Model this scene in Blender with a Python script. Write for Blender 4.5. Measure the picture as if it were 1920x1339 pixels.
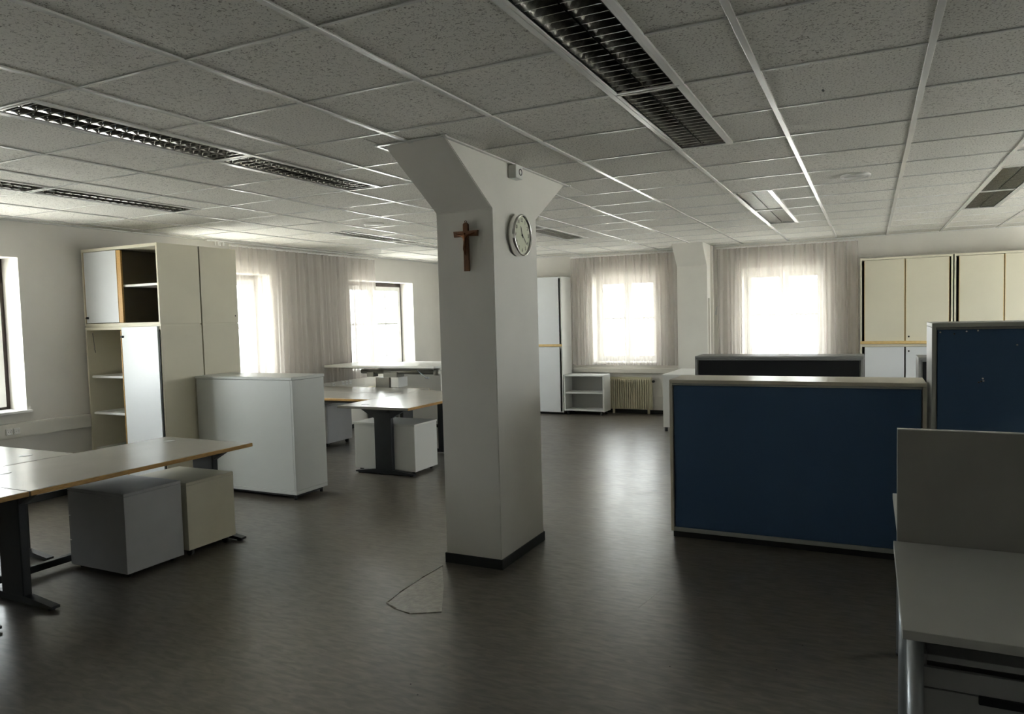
import bpy, bmesh, math, random
from mathutils import Vector, Matrix

random.seed(7)
scn = bpy.context.scene
for o in list(bpy.data.objects):
    bpy.data.objects.remove(o, do_unlink=True)
COL = scn.collection

# ------------------------------------------------------------------ camera
CAM = Vector((1.665, -1.955, 1.576))
RIGHT = Vector((0.8972, 0.4409, -0.02636)).normalized()
FWD = Vector((-0.4410, 0.8960, -0.05437)).normalized()
UP = RIGHT.cross(FWD).normalized()
RIGHT = FWD.cross(UP).normalized()
cd = bpy.data.cameras.new('camera')
cd.sensor_fit = 'HORIZONTAL'
cd.sensor_width = 36.0
cd.lens = 1365.24 / 1920 * 36.0
cd.clip_start = 0.02
cd.clip_end = 300
cam = bpy.data.objects.new('camera', cd)
COL.objects.link(cam)
m3 = Matrix((RIGHT, UP, -FWD)).transposed()
cam.matrix_world = Matrix.Translation(CAM) @ m3.to_4x4()
scn.camera = cam


def project(p):
    d = Vector(p) - CAM
    w = d.dot(FWD)
    if w < 0.05:
        return None
    return (960 + 1365.24 * d.dot(RIGHT) / w, 669.5 - 1365.24 * d.dot(UP) / w)


# ------------------------------------------------------------------ world
SKY = 15.0
EXPOSURE = 0.35
w = bpy.data.worlds.new('overcast_sky')
scn.world = w
w.use_nodes = True
bg = w.node_tree.nodes['Background']
bg.inputs['Color'].default_value = (0.95, 0.975, 1.0, 1)
bg.inputs['Strength'].default_value = SKY
scn.view_settings.view_transform = 'Standard'
scn.view_settings.look = 'None'
scn.view_settings.gamma = 1.0
scn.view_settings.use_curve_mapping = False
scn.view_settings.exposure = EXPOSURE

# high sun over the near side of the house: it lights the ground outside, not the room
sd = bpy.data.lights.new('sun', 'SUN')
sd.energy = 95.0
sd.angle = 0.01
sd.color = (1.0, 0.965, 0.91)
so = bpy.data.objects.new('sun', sd)
COL.objects.link(so)
so.rotation_euler = Vector((0, math.cos(math.radians(55)), -math.sin(math.radians(55)))).to_track_quat('-Z', 'Y').to_euler()

# ------------------------------------------------------------------ room numbers
XW, YW, XR, YN, H = -5.2, 9.25, 5.0, -4.4, 2.56
T = 0.625
WT = 0.36            # wall thickness
GD = 0.25            # depth of the window frame behind the inner wall face
# windows: (wall, a0, a1, z0, z1, frame kind)
WINS = [
    ('left', -2.3, -1.5, 0.84, 2.23, 'brown'),  # unseen window, added and kept narrow to brighten the near ceiling
    ('left', 0.33, 2.0, 0.84, 2.23, 'brown'),
    ('left', 3.4, 5.06, 0.84, 2.2, 'brown'),
    ('left', 6.65, 8.30, 0.84, 2.19, 'brown'),
    ('far', -2.37, -1.33, 0.80, 2.20, 'white'),
    ('far', -0.03, 1.09, 0.80, 2.20, 'white'),
    ('right', 3.0, 4.4, 0.84, 2.2, 'white'),
    ('right', 5.0, 6.4, 0.84, 2.2, 'white'),
    ('right', 7.2, 8.6, 0.84, 2.2, 'white'),
]
for wl, a0, a1, z0, z1, k in WINS:
    pd = bpy.data.lights.new('window_portal', 'AREA')
    pd.shape = 'RECTANGLE'
    pd.size = a1 - a0
    pd.size_y = z1 - z0
    pd.cycles.is_portal = True
    po = bpy.data.objects.new('window_portal', pd)
    COL.objects.link(po)
    c, zc = (a0 + a1) / 2, (z0 + z1) / 2
    # a portal shines along its own -Z, into the room
    if wl == 'left':
        po.location = (XW - WT - 0.02, c, zc)
        d = Vector((1, 0, 0))
    elif wl == 'right':
        po.location = (XR + WT + 0.02, c, zc)
        d = Vector((-1, 0, 0))
    else:
        po.location = (c, YW + WT + 0.02, zc)
        d = Vector((0, -1, 0))
    po.rotation_euler = d.to_track_quat('-Z', 'Y').to_euler()

# ------------------------------------------------------------------ materials
MATS = {}


def mat(name, col, rough=0.5, metal=0.0, var=0.0, vscale=8.0, bump=0.0, bscale=200.0, spec=0.5, stretch=None, coat=0.0):
    m = bpy.data.materials.new(name)
    m.use_nodes = True
    nt = m.node_tree
    b = nt.nodes['Principled BSDF']
    b.inputs['Base Color'].default_value = (*col, 1)
    b.inputs['Roughness'].default_value = rough
    b.inputs['Metallic'].default_value = metal
    b.inputs['Specular IOR Level'].default_value = spec
    b.inputs['Coat Weight'].default_value = coat
    tc = nt.nodes.new('ShaderNodeTexCoord')
    mp = nt.nodes.new('ShaderNodeMapping')
    nt.links.new(tc.outputs['Object'], mp.inputs['Vector'])
    if stretch:
        mp.inputs['Scale'].default_value = stretch
    if var > 0:
        n = nt.nodes.new('ShaderNodeTexNoise')
        n.inputs['Scale'].default_value = vscale
        n.inputs['Detail'].default_value = 6
        nt.links.new(mp.outputs['Vector'], n.inputs['Vector'])
        r = nt.nodes.new('ShaderNodeValToRGB')
        r.color_ramp.elements[0].position = 0.3
        r.color_ramp.elements[1].position = 0.7
        r.color_ramp.elements[0].color = (*[c * (1 - var) for c in col], 1)
        r.color_ramp.elements[1].color = (*[min(1, c * (1 + var)) for c in col], 1)
        nt.links.new(n.outputs['Fac'], r.inputs['Fac'])
        nt.links.new(r.outputs['Color'], b.inputs['Base Color'])
    if bump > 0:
        n2 = nt.nodes.new('ShaderNodeTexNoise')
        n2.inputs['Scale'].default_value = bscale
        n2.inputs['Detail'].default_value = 4
        nt.links.new(mp.outputs['Vector'], n2.inputs['Vector'])
        bp = nt.nodes.new('ShaderNodeBump')
        bp.inputs['Strength'].default_value = bump
        bp.inputs['Distance'].default_value = 0.005
        nt.links.new(n2.outputs['Fac'], bp.inputs['Height'])
        nt.links.new(bp.outputs['Normal'], b.inputs['Normal'])
    MATS[name] = m
    return m


mat('wall_paint', (0.73, 0.705, 0.655), 0.8, var=0.03, vscale=3, bump=0.15, bscale=120)
mat('pillar_paint', (0.72, 0.70, 0.645), 0.7, var=0.03, vscale=3, bump=0.12, bscale=120)
mat('white_paint', (0.80, 0.79, 0.76), 0.45, var=0.02)
mat('rail_white', (0.76, 0.755, 0.73), 0.22, var=0.01, spec=0.9)
mat('louvre_blade', (0.60, 0.595, 0.575), 0.14, metal=1.0, var=0.03)
mat('dark_skirting', (0.018, 0.020, 0.020), 0.4, var=0.15)
mat('brown_frame', (0.030, 0.017, 0.012), 0.4, var=0.2, vscale=12)
mat('cream_laminate', (0.66, 0.62, 0.49), 0.45, var=0.025, vscale=2)
mat('white_laminate', (0.70, 0.70, 0.67), 0.38, var=0.02, vscale=2)
mat('pale_laminate', (0.52, 0.535, 0.51), 0.40, var=0.02, vscale=2)
mat('beige_top', (0.60, 0.55, 0.45), 0.30, var=0.03)
mat('white_door', (0.66, 0.675, 0.685), 0.36, var=0.02, vscale=2)
mat('grey_laminate', (0.42, 0.42, 0.40), 0.4, var=0.03, vscale=2)
mat('desk_laminate', (0.33, 0.315, 0.28), 0.24, var=0.05, vscale=3, bump=0.05, bscale=300)
mat('pedestal_grey', (0.44, 0.445, 0.45), 0.42, var=0.03)
mat('pedestal_cream', (0.62, 0.585, 0.46), 0.42, var=0.03)
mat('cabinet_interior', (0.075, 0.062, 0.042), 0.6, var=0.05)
mat('beech_edge', (0.43, 0.25, 0.075), 0.4, var=0.25, vscale=25, stretch=(8, 1, 8))
mat('light_beech', (0.66, 0.47, 0.20), 0.4, var=0.15, vscale=25, stretch=(1, 8, 8))
mat('crucifix_wood', (0.19, 0.08, 0.030), 0.4, var=0.3, vscale=40, stretch=(6, 6, 1))
mat('bronze', (0.16, 0.06, 0.02), 0.35, metal=0.7, var=0.2, vscale=60)
mat('black_metal', (0.012, 0.014, 0.017), 0.42, var=0.2)
mat('black_plastic', (0.012, 0.012, 0.012), 0.5, var=0.2)
mat('blue_fabric', (0.062, 0.112, 0.205), 0.9, var=0.06, vscale=600, bump=0.3, bscale=900, spec=0.2)
mat('black_fabric', (0.014, 0.014, 0.015), 0.9, var=0.1, vscale=600, bump=0.3, bscale=900, spec=0.2)
mat('alu_frame', (0.40, 0.40, 0.37), 0.4, metal=0.15, var=0.03)
mat('grey_frame', (0.20, 0.20, 0.195), 0.45, var=0.03)
mat('screen_grey', (0.30, 0.29, 0.265), 0.55, var=0.03, bump=0.05, bscale=400)
mat('grey_desk', (0.50, 0.50, 0.475), 0.4, var=0.02)
mat('silver_tube', (0.42, 0.45, 0.47), 0.35, metal=0.6, var=0.03)
mat('chrome', (0.75, 0.75, 0.73), 0.12, metal=1.0, var=0.02)
mat('louvre_metal', (0.66, 0.655, 0.63), 0.12, metal=1.0, var=0.05)
mat('housing_grey', (0.16, 0.155, 0.145), 0.45, metal=0.5, var=0.05)
mat('tube_glass', (0.62, 0.61, 0.58), 0.25, var=0.02)
mat('clock_face', (0.62, 0.64, 0.49), 0.35, var=0.02)
mat('clock_ink', (0.02, 0.02, 0.02), 0.5, var=0.1)
mat('radiator_cream', (0.62, 0.58, 0.42), 0.4, var=0.03)
mat('duct_plastic', (0.66, 0.635, 0.57), 0.42, var=0.02)
mat('mechanism_grey', (0.16, 0.155, 0.13), 0.45, metal=0.3, var=0.08)
mat('ground_asphalt', (0.50, 0.49, 0.47), 0.9, var=0.2)
mat('floor_patch', (0.20, 0.185, 0.15), 0.3, var=0.3, vscale=22, bump=0.6, bscale=45, spec=0.9)


def floor_material():
    m = bpy.data.materials.new('linoleum')
    m.use_nodes = True
    nt = m.node_tree
    b = nt.nodes['Principled BSDF']
    L = nt.links.new
    tc = nt.nodes.new('ShaderNodeTexCoord')

    def noise(scale, detail, sc=(1, 1, 1), dist=0.0):
        mp = nt.nodes.new('ShaderNodeMapping')
        mp.inputs['Scale'].default_value = sc
        L(tc.outputs['Object'], mp.inputs['Vector'])
        n = nt.nodes.new('ShaderNodeTexNoise')
        n.inputs['Scale'].default_value = scale
        n.inputs['Detail'].default_value = detail
        n.inputs['Distortion'].default_value = dist
        L(mp.outputs['Vector'], n.inputs['Vector'])
        return n
    marb = noise(20, 12, (0.5, 1.7, 1), 0.6)
    r = nt.nodes.new('ShaderNodeValToRGB')
    r.color_ramp.elements[0].position = 0.32
    r.color_ramp.elements[0].color = (0.058, 0.053, 0.044, 1)
    r.color_ramp.elements[1].position = 0.68
    r.color_ramp.elements[1].color = (0.138, 0.128, 0.110, 1)
    L(marb.outputs['Fac'], r.inputs['Fac'])
    big = noise(0.8, 4)
    r2 = nt.nodes.new('ShaderNodeValToRGB')
    r2.color_ramp.elements[0].position = 0.3
    r2.color_ramp.elements[0].color = (0.80, 0.74, 0.66, 1)
    r2.color_ramp.elements[1].position = 0.7
    r2.color_ramp.elements[1].color = (1.1, 1.05, 1.0, 1)
    L(big.outputs['Fac'], r2.inputs['Fac'])
    mx = nt.nodes.new('ShaderNodeMix')
    mx.data_type = 'RGBA'
    mx.blend_type = 'MULTIPLY'
    mx.inputs['Factor'].default_value = 1.0
    L(r.outputs['Color'], mx.inputs['A'])
    L(r2.outputs['Color'], mx.inputs['B'])
    L(mx.outputs['Result'], b.inputs['Base Color'])
    rr = nt.nodes.new('ShaderNodeMapRange')
    rr.inputs['From Min'].default_value = 0.3
    rr.inputs['From Max'].default_value = 0.7
    rr.inputs['To Min'].default_value = 0.285
    rr.inputs['To Max'].default_value = 0.34
    wear = noise(5, 10, (0.8, 1.5, 1), 0.8)
    L(wear.outputs['Fac'], rr.inputs['Value'])
    L(rr.outputs['Result'], b.inputs['Roughness'])
    wav = noise(1.6, 2)
    fine = noise(30, 6, (0.6, 2.0, 1), 0.3)
    b1 = nt.nodes.new('ShaderNodeBump')
    b1.inputs['Strength'].default_value = 0.16
    b1.inputs['Distance'].default_value = 0.02
    L(wav.outputs['Fac'], b1.inputs['Height'])
    b2 = nt.nodes.new('ShaderNodeBump')
    b2.inputs['Strength'].default_value = 0.10
    b2.inputs['Distance'].default_value = 0.004
    L(fine.outputs['Fac'], b2.inputs['Height'])
    L(b1.outputs['Normal'], b2.inputs['Normal'])
    L(b2.outputs['Normal'], b.inputs['Normal'])
    b.inputs['Specular IOR Level'].default_value = 1.0
    MATS['linoleum'] = m


def tile_material(name, fissure):
    m = bpy.data.materials.new(name)
    m.use_nodes = True
    nt = m.node_tree
    b = nt.nodes['Principled BSDF']
    L = nt.links.new
    ge = nt.nodes.new('ShaderNodeNewGeometry')
    n = nt.nodes.new('ShaderNodeTexNoise')
    n.inputs['Scale'].default_value = 75 if fissure else 110
    n.inputs['Detail'].default_value = 3
    n.inputs['Distortion'].default_value = 1.6 if fissure else 0.4
    L(ge.outputs['Position'], n.inputs['Vector'])
    r = nt.nodes.new('ShaderNodeValToRGB')
    base = (0.76, 0.742, 0.69) if fissure else (0.735, 0.72, 0.67)
    r.color_ramp.elements[0].position = 0.35
    r.color_ramp.elements[0].color = (0.30, 0.285, 0.255, 1)
    r.color_ramp.elements[1].position = 0.445
    r.color_ramp.elements[1].color = (*base, 1)
    L(n.outputs['Fac'], r.inputs['Fac'])
    L(r.outputs['Color'], b.inputs['Base Color'])
    bp = nt.nodes.new('ShaderNodeBump')
    bp.inputs['Strength'].default_value = 0.5 if fissure else 0.3
    bp.inputs['Distance'].default_value = 0.003
    L(n.outputs['Fac'], bp.inputs['Height'])
    L(bp.outputs['Normal'], b.inputs['Normal'])
    b.inputs['Roughness'].default_value = 0.85
    b.inputs['Specular IOR Level'].default_value = 0.2
    MATS[name] = m


def sheer_material(name, col, clear):
    m = bpy.data.materials.new(name)
    m.use_nodes = True
    nt = m.node_tree
    L = nt.links.new
    for n in list(nt.nodes):
        if n.type != 'OUTPUT_MATERIAL':
            nt.nodes.remove(n)
    out = [n for n in nt.nodes if n.type == 'OUTPUT_MATERIAL'][0]
    tc = nt.nodes.new('ShaderNodeTexCoord')
    nz = nt.nodes.new('ShaderNodeTexNoise')
    nz.inputs['Scale'].default_value = 3
    L(tc.outputs['Object'], nz.inputs['Vector'])
    mr = nt.nodes.new('ShaderNodeMapRange')
    mr.inputs['To Min'].default_value = clear - 0.05
    mr.inputs['To Max'].default_value = clear + 0.05
    L(nz.outputs['Fac'], mr.inputs['Value'])
    tr = nt.nodes.new('ShaderNodeBsdfTransparent')
    tl = nt.nodes.new('ShaderNodeBsdfTranslucent')
    tl.inputs['Color'].default_value = (*col, 1)
    df = nt.nodes.new('ShaderNodeBsdfDiffuse')
    df.inputs['Color'].default_value = (*col, 1)
    m1 = nt.nodes.new('ShaderNodeMixShader')
    m1.inputs['Fac'].default_value = 0.24
    L(df.outputs[0], m1.inputs[1])
    L(tl.outputs[0], m1.inputs[2])
    m2 = nt.nodes.new('ShaderNodeMixShader')
    L(mr.outputs['Result'], m2.inputs['Fac'])
    L(m1.outputs[0], m2.inputs[1])
    L(tr.outputs[0], m2.inputs[2])
    L(m2.outputs[0], out.inputs['Surface'])
    MATS[name] = m


def glass_material():
    m = bpy.data.materials.new('window_glass')
    m.use_nodes = True
    nt = m.node_tree
    L = nt.links.new
    for n in list(nt.nodes):
        if n.type != 'OUTPUT_MATERIAL':
            nt.nodes.remove(n)
    out = [n for n in nt.nodes if n.type == 'OUTPUT_MATERIAL'][0]
    tr = nt.nodes.new('ShaderNodeBsdfTransparent')
    tr.inputs['Color'].default_value = (0.95, 0.97, 0.96, 1)
    gl = nt.nodes.new('ShaderNodeBsdfGlossy')
    gl.inputs['Roughness'].default_value = 0.02
    mx = nt.nodes.new('ShaderNodeMixShader')
    mx.inputs['Fac'].default_value = 0.07
    L(tr.outputs[0], mx.inputs[1])
    L(gl.outputs[0], mx.inputs[2])
    L(mx.outputs[0], out.inputs['Surface'])
    MATS['window_glass'] = m


floor_material()
tile_material('tile_plain', False)
tile_material('tile_fissured', True)
sheer_material('sheer_curtain', (0.66, 0.62, 0.575), 0.40)
glass_material()


# ------------------------------------------------------------------ mesh helpers
def link(o, parent=None):
    COL.objects.link(o)
    if parent is not None:
        o.parent = parent
    return o


def tag(o, label=None, cat=None, group=None, kind=None):
    if label:
        o['label'] = label
    if cat:
        o['category'] = cat
    if group:
        o['group'] = group
    if kind:
        o['kind'] = kind
    return o


def thing(name, label, cat, loc=(0, 0, 0), rotz=0.0, group=None):
    o = bpy.data.objects.new(name, None)
    o.empty_display_size = 0.1
    COL.objects.link(o)
    o.location = loc
    o.rotation_euler = (0, 0, rotz)
    return tag(o, label, cat, group)


def add_box(bm, c, s, bevel=0.0, rot=None):
    g = bmesh.ops.create_cube(bm, size=1.0)
    vs = g['verts']
    bmesh.ops.scale(bm, verts=vs, vec=Vector(s))
    if bevel > 0:
        es = list({e for v in vs for e in v.link_edges})
        r = bmesh.ops.bevel(bm, geom=es, offset=min(bevel, min(s) * 0.45), segments=2, profile=0.5, affect='EDGES')
        vs = list({v for f in r['faces'] for v in f.verts} | {v for v in vs if v.is_valid})
    if rot is not None:
        bmesh.ops.rotate(bm, verts=vs, cent=(0, 0, 0), matrix=rot)
    bmesh.ops.translate(bm, verts=vs, vec=Vector(c))


def add_cyl(bm, p0, p1, r0, r1=None, seg=16, caps=True):
    p0, p1 = Vector(p0), Vector(p1)
    r1 = r0 if r1 is None else r1
    d = p1 - p0
    q = d.to_track_quat('Z', 'Y').to_matrix()
    ra, rb = [], []
    for i in range(seg):
        a = 2 * math.pi * i / seg
        v = Vector((math.cos(a), math.sin(a), 0))
        ra.append(bm.verts.new(p0 + q @ (v * r0)))
        rb.append(bm.verts.new(p1 + q @ (v * r1)))
    for i in range(seg):
        j = (i + 1) % seg
        f = bm.faces.new((ra[i], ra[j], rb[j], rb[i]))
        f.smooth = True
    if caps:
        bm.faces.new(list(reversed(ra)))
        bm.faces.new(rb)


def add_lathe(bm, prof, axis='Z', seg=40, close=True):
    """prof: list of (radius, height); axis the lathe turns around"""
    rings = []
    for r, h in prof:
        ring = []
        for i in range(seg):
            a = 2 * math.pi * i / seg
            x, y = r * math.cos(a), r * math.sin(a)
            p = {'Z': (x, y, h), 'X': (h, x, y), 'Y': (x, h, y)}[axis]
            ring.append(bm.verts.new(p))
        rings.append(ring)
    for k in range(len(rings) - 1):
        for i in range(seg):
            j = (i + 1) % seg
            bm.faces.new((rings[k][i], rings[k][j], rings[k + 1][j], rings[k + 1][i]))
    if close:
        bm.faces.new(rings[0])
        bm.faces.new(rings[-1])
    bmesh.ops.recalc_face_normals(bm, faces=bm.faces)


def add_prism(bm, pts, d0, d1, axis='X'):
    """extrude a polygon; axis = direction of extrusion, pts in the other two axes (in order)"""
    def mk(p, d):
        return {'X': (d, p[0], p[1]), 'Y': (p[0], d, p[1]), 'Z': (p[0], p[1], d)}[axis]
    a = [bm.verts.new(mk(p, d0)) for p in pts]
    b = [bm.verts.new(mk(p, d1)) for p in pts]
    n = len(pts)
    fs = [bm.faces.new(a), bm.faces.new(list(reversed(b)))]
    for i in range(n):
        fs.append(bm.faces.new((a[i], b[i], b[(i + 1) % n], a[(i + 1) % n])))
    bmesh.ops.recalc_face_normals(bm, faces=fs)


def obj(name, bm, material, parent=None, loc=None, smooth=False):
    me = bpy.data.meshes.new(name)
    bm.to_mesh(me)
    bm.free()
    me.materials.append(MATS[material])
    if smooth:
        for p in me.polygons:
            p.use_smooth = True
    o = bpy.data.objects.new(name, me)
    link(o, parent)
    if loc is not None:
        o.location = loc
    return o


_cache = {}


def box(parent, name, x0, x1, y0, y1, z0, z1, material, bevel=0.002):
    """a bevelled slab given by its extents in its parent's frame; equal slabs share mesh data"""
    s = (round(x1 - x0, 4), round(y1 - y0, 4), round(z1 - z0, 4))
    key = (name, s, material, bevel)
    if key not in _cache:
        bm = bmesh.new()
        add_box(bm, (0, 0, 0), s, bevel)
        me = bpy.data.meshes.new(name)
        bm.to_mesh(me)
        bm.free()
        me.materials.append(MATS[material])
        _cache[key] = me
    o = bpy.data.objects.new(name, _cache[key])
    link(o, parent)
    o.location = ((x0 + x1) / 2, (y0 + y1) / 2, (z0 + z1) / 2)
    return o


def cyl(parent, name, p0, p1, r, material, r1=None, seg=16):
    bm = bmesh.new()
    c = (Vector(p0) + Vector(p1)) / 2
    add_cyl(bm, Vector(p0) - c, Vector(p1) - c, r, r1, seg)
    return obj(name, bm, material, parent, c)


def sub(child_parent, o):
    """hang o (given in the same frame as child_parent) under child_parent, keeping its place"""
    o.parent = child_parent
    o.location = Vector(o.location) - Vector(child_parent.location)
    return o


# ------------------------------------------------------------------ structure
bm = bmesh.new()
add_box(bm, ((XW + XR) / 2, (YN + YW) / 2, -0.1), (XR - XW + 2 * WT, YW - YN + 2 * WT, 0.2))
floor = tag(obj('floor', bm, 'linoleum'), 'dark grey marbled linoleum floor with a worn sheen', kind='structure')

bm = bmesh.new()
add_box(bm, (0, 5, -3.6), (160, 160, 0.2))
tag(obj('ground', bm, 'ground_asphalt'), 'pale ground outside the windows', kind='structure')


def wall(name, axis, pos, out, a0, a1, holes, label):
    """axis: direction the wall runs along; out: +1/-1 side on which its thickness lies"""
    bm = bmesh.new()

    def piece(p, q, z0, z1):
        if q - p < 1e-4 or z1 - z0 < 1e-4:
            return
        c, s = (p + q) / 2, q - p
        t = pos + out * WT / 2
        zc, zs = (z0 + z1) / 2, z1 - z0
        if axis == 'y':
            add_box(bm, (t, c, zc), (WT, s, zs))
        else:
            add_box(bm, (c, t, zc), (s, WT, zs))
    cur = a0
    for h0, h1, z0, z1 in sorted(holes):
        piece(cur, h0, 0, H + 0.3)
        piece(h0, h1, 0, z0)
        piece(h0, h1, z1, H + 0.3)
        cur = h1
    piece(cur, a1, 0, H + 0.3)
    return tag(obj(name, bm, 'wall_paint'), label, kind='structure')


def holes_of(wl):
    return [(a0, a1, z0, z1) for k, a0, a1, z0, z1, _ in WINS if k == wl]


wall('wall_left', 'y', XW, -1, YN - WT, YW + WT, holes_of('left'), 'warm grey painted wall with deep window reveals on the left')
wall('wall_far', 'x', YW, 1, XW, XR, holes_of('far'), 'warm grey painted far wall with two curtained windows')
wall('wall_right', 'y', XR, 1, YN - WT, YW + WT, holes_of('right'), 'warm grey painted wall on the right')
wall('wall_near', 'x', YN, -1, XW, XR, [], 'warm grey painted wall behind the viewer')

# skirting boards
bm = bmesh.new()
add_box(bm, (XW + 0.006, (YN + YW) / 2, 0.03), (0.012, YW - YN, 0.06), 0.002)
tag(obj('baseboard_left', bm, 'dark_skirting'), 'low black skirting strip along the left wall', kind='structure')
bm = bmesh.new()
add_box(bm, ((XW + XR) / 2, YW - 0.006, 0.03), (XR - XW - 0.03, 0.012, 0.06), 0.002)
tag(obj('baseboard_far', bm, 'dark_skirting'), 'low black skirting strip along the far wall', kind='structure')

# ceiling slab, tile grid
bm = bmesh.new()
add_box(bm, ((XW + XR) / 2, (YN + YW) / 2, H + 0.31), (XR - XW + 2 * WT, YW - YN + 2 * WT, 0.1))
ceiling = tag(obj('ceiling', bm, 'housing_grey'), 'suspended ceiling of square mineral fibre tiles in a white grid', kind='structure')

# luminaires: (column index, y start, number of 1.25 m units)
LUMS = [(-6, 0.0), (-6, 1.25), (-6, 4.375), (-6, 5.625), (-3, 0.0), (-3, 1.25), (-3, 4.375), (-3, 5.625),
        (1, 0.0), (1, 1.25), (1, 4.375), (1, 5.625), (4, 4.375), (4, 5.625)]
LW = 0.3125


def lum_cell(i, j):
    for li, y in LUMS:
        if li == i and y - 1e-3 <= j * T < y + 1.25 - 1e-3:
            return True
    return False


PX0, PX1, PY0, PY1 = -0.80, -0.40, 2.02, 2.67      # pillar
CY0, CY1 = 1.46, 3.24                              # its flared head
rest = bmesh.new()
i0, i1 = math.floor(XW / T), math.ceil(XR / T)
j0, j1 = math.floor(YN / T), math.ceil(YW / T)
ZT = H + 0.004
plain_lib = {}


def tile(x0, x1, y0, y1, material):
    x0, x1 = max(x0, XW), min(x1, XR)
    y0, y1 = max(y0, YN), min(y1, YW)
    if x1 - x0 < 0.02 or y1 - y0 < 0.02:
        return
    g = 0.003
    vis = False
    for px, py in ((x0, y0), (x1, y0), (x0, y1), (x1, y1), ((x0 + x1) / 2, (y0 + y1) / 2)):
        q = project((px, py, H))
        if q and -20 < q[0] < 1940 and -20 < q[1] < 1359:
            vis = True
    if vis:
        o = box(ceiling, 'ceiling_tile', x0 + g, x1 - g, y0 + g, y1 - g, ZT, ZT + 0.016, material, 0.004)
    else:
        add_box(rest, ((x0 + x1) / 2, (y0 + y1) / 2, ZT + 0.008), (x1 - x0 - 2 * g, y1 - y0 - 2 * g, 0.016))


for i in range(i0, i1):
    for j in range(j0, j1):
        x0, x1, y0, y1 = i * T, (i + 1) * T, j * T, (j + 1) * T
        if lum_cell(i, j):
            x0 += LW
        mt = 'tile_fissured' if random.random() < 0.4 else 'tile_plain'
        # the head of the pillar stands through the grid here
        if i in (-2, -1) and 2 <= j <= 5:
            for a0, a1, b0, b1 in ((x0, min(x1, PX0), y0, y1), (max(x0, PX1), x1, y0, y1),
                                   (max(x0, PX0), min(x1, PX1), y0, min(y1, CY0)),
                                   (max(x0, PX0), min(x1, PX1), max(y0, CY1), y1)):
                if a1 - a0 > 0.03 and b1 - b0 > 0.03:
                    tile(a0, a1, b0, b1, mt)
            continue
        tile(x0, x1, y0, y1, mt)
tag(obj('ceiling_tiles', rest, 'tile_plain', ceiling), 'further ceiling tiles outside the view', kind='stuff')

for i in range(i0 + 1, i1):
    x = i * T
    segs = [(YN, YW)]
    for a, b in segs:
        box(ceiling, 'grid_rail', x - 0.013, x + 0.013, a, b, H - 0.003, H + 0.006, 'rail_white', 0.0015)
lumcols = {c for c, _ in LUMS}
for li, y in LUMS:
    x = li * T + LW
    box(ceiling, 'grid_rail', x - 0.012, x + 0.012, y, y + 1.25, H - 0.005, H + 0.006, 'rail_white', 0.0015)
for j in range(j0 + 1, j1):
    y = j * T
    cur = XW
    cuts = sorted([(li * T, li * T + LW) for li, ys in LUMS if ys + 0.1 < y < ys + 1.15])
    if CY0 < y < CY1:
        cuts.append((PX0, PX1))
        cuts.sort()
    for a, b in cuts + [(XR, XR)]:
        if a - cur > 0.05:
            box(ceiling, 'cross_rail', cur, a, y - 0.007, y + 0.007, H - 0.001, H + 0.006, 'rail_white', 0.001)
        cur = b
# wall angle around the edge
box(ceiling, 'edge_rail', XW, XW + 0.022, YN, YW, H - 0.008, H + 0.006, 'rail_white')
box(ceiling, 'edge_rail', XW + 0.022, XR, YW - 0.022, YW, H - 0.008, H + 0.006, 'rail_white')
# dark nick in one tile
bm = bmesh.new()
add_prism(bm, [(-0.004, -0.016), (0.003, -0.02), (0.006, 0.004), (0.002, 0.02), (-0.004, 0.012)], -0.001, 0.0015, 'Z')
tag(obj('tile_nick', bm, 'clock_ink', ceiling, (1.475, 1.69, ZT - 0.001)), 'dark nick in a tile')

# central pillar
bm = bmesh.new()
zf = H - 0.318
add_prism(bm, [(PY0, 0), (PY1, 0), (PY1, zf), (CY1, H + 0.02), (CY0, H + 0.02), (PY0, zf)], PX0, PX1, 'X')
bmesh.ops.bevel(bm, geom=[e for e in bm.edges if e.calc_length() > 0.35], offset=0.004, segments=2, affect='EDGES')
pillar = tag(obj('pillar', bm, 'pillar_paint'), 'square white painted pillar with a flared head in the middle of the room', kind='structure')
bm = bmesh.new()
for c, s in ((((PX0 + PX1) / 2, PY0 - 0.004, 0.032), (PX1 - PX0 + 0.016, 0.008, 0.064)),
             (((PX0 + PX1) / 2, PY1 + 0.004, 0.032), (PX1 - PX0 + 0.016, 0.008, 0.064)),
             ((PX0 - 0.004, (PY0 + PY1) / 2, 0.032), (0.008, PY1 - PY0, 0.064)),
             ((PX1 + 0.004, (PY0 + PY1) / 2, 0.032), (0.008, PY1 - PY0, 0.064))):
    add_box(bm, c, s, 0.0015)
tag(obj('baseboard_pillar', bm, 'dark_skirting'), 'black skirting strip around the foot of the central pillar', kind='structure')
bm = bmesh.new()
for c, s in ((((PX0 + PX1) / 2, CY0 - 0.012, H - 0.003), (PX1 - PX0 + 0.07, 0.022, 0.008)),
             (((PX0 + PX1) / 2, CY1 + 0.012, H - 0.003), (PX1 - PX0 + 0.07, 0.022, 0.008)),
             ((PX0 - 0.022, (CY0 + CY1) / 2, H - 0.003), (0.02, CY1 - CY0 + 0.05, 0.008)),
             ((PX1 + 0.012, (CY0 + CY1) / 2, H - 0.003), (0.022, CY1 - CY0 + 0.05, 0.008))):
    add_box(bm, c, s, 0.0015)
tag(obj('trim_1', bm, 'rail_white'), 'white metal angle where the pillar head meets the ceiling', kind='structure')

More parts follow.
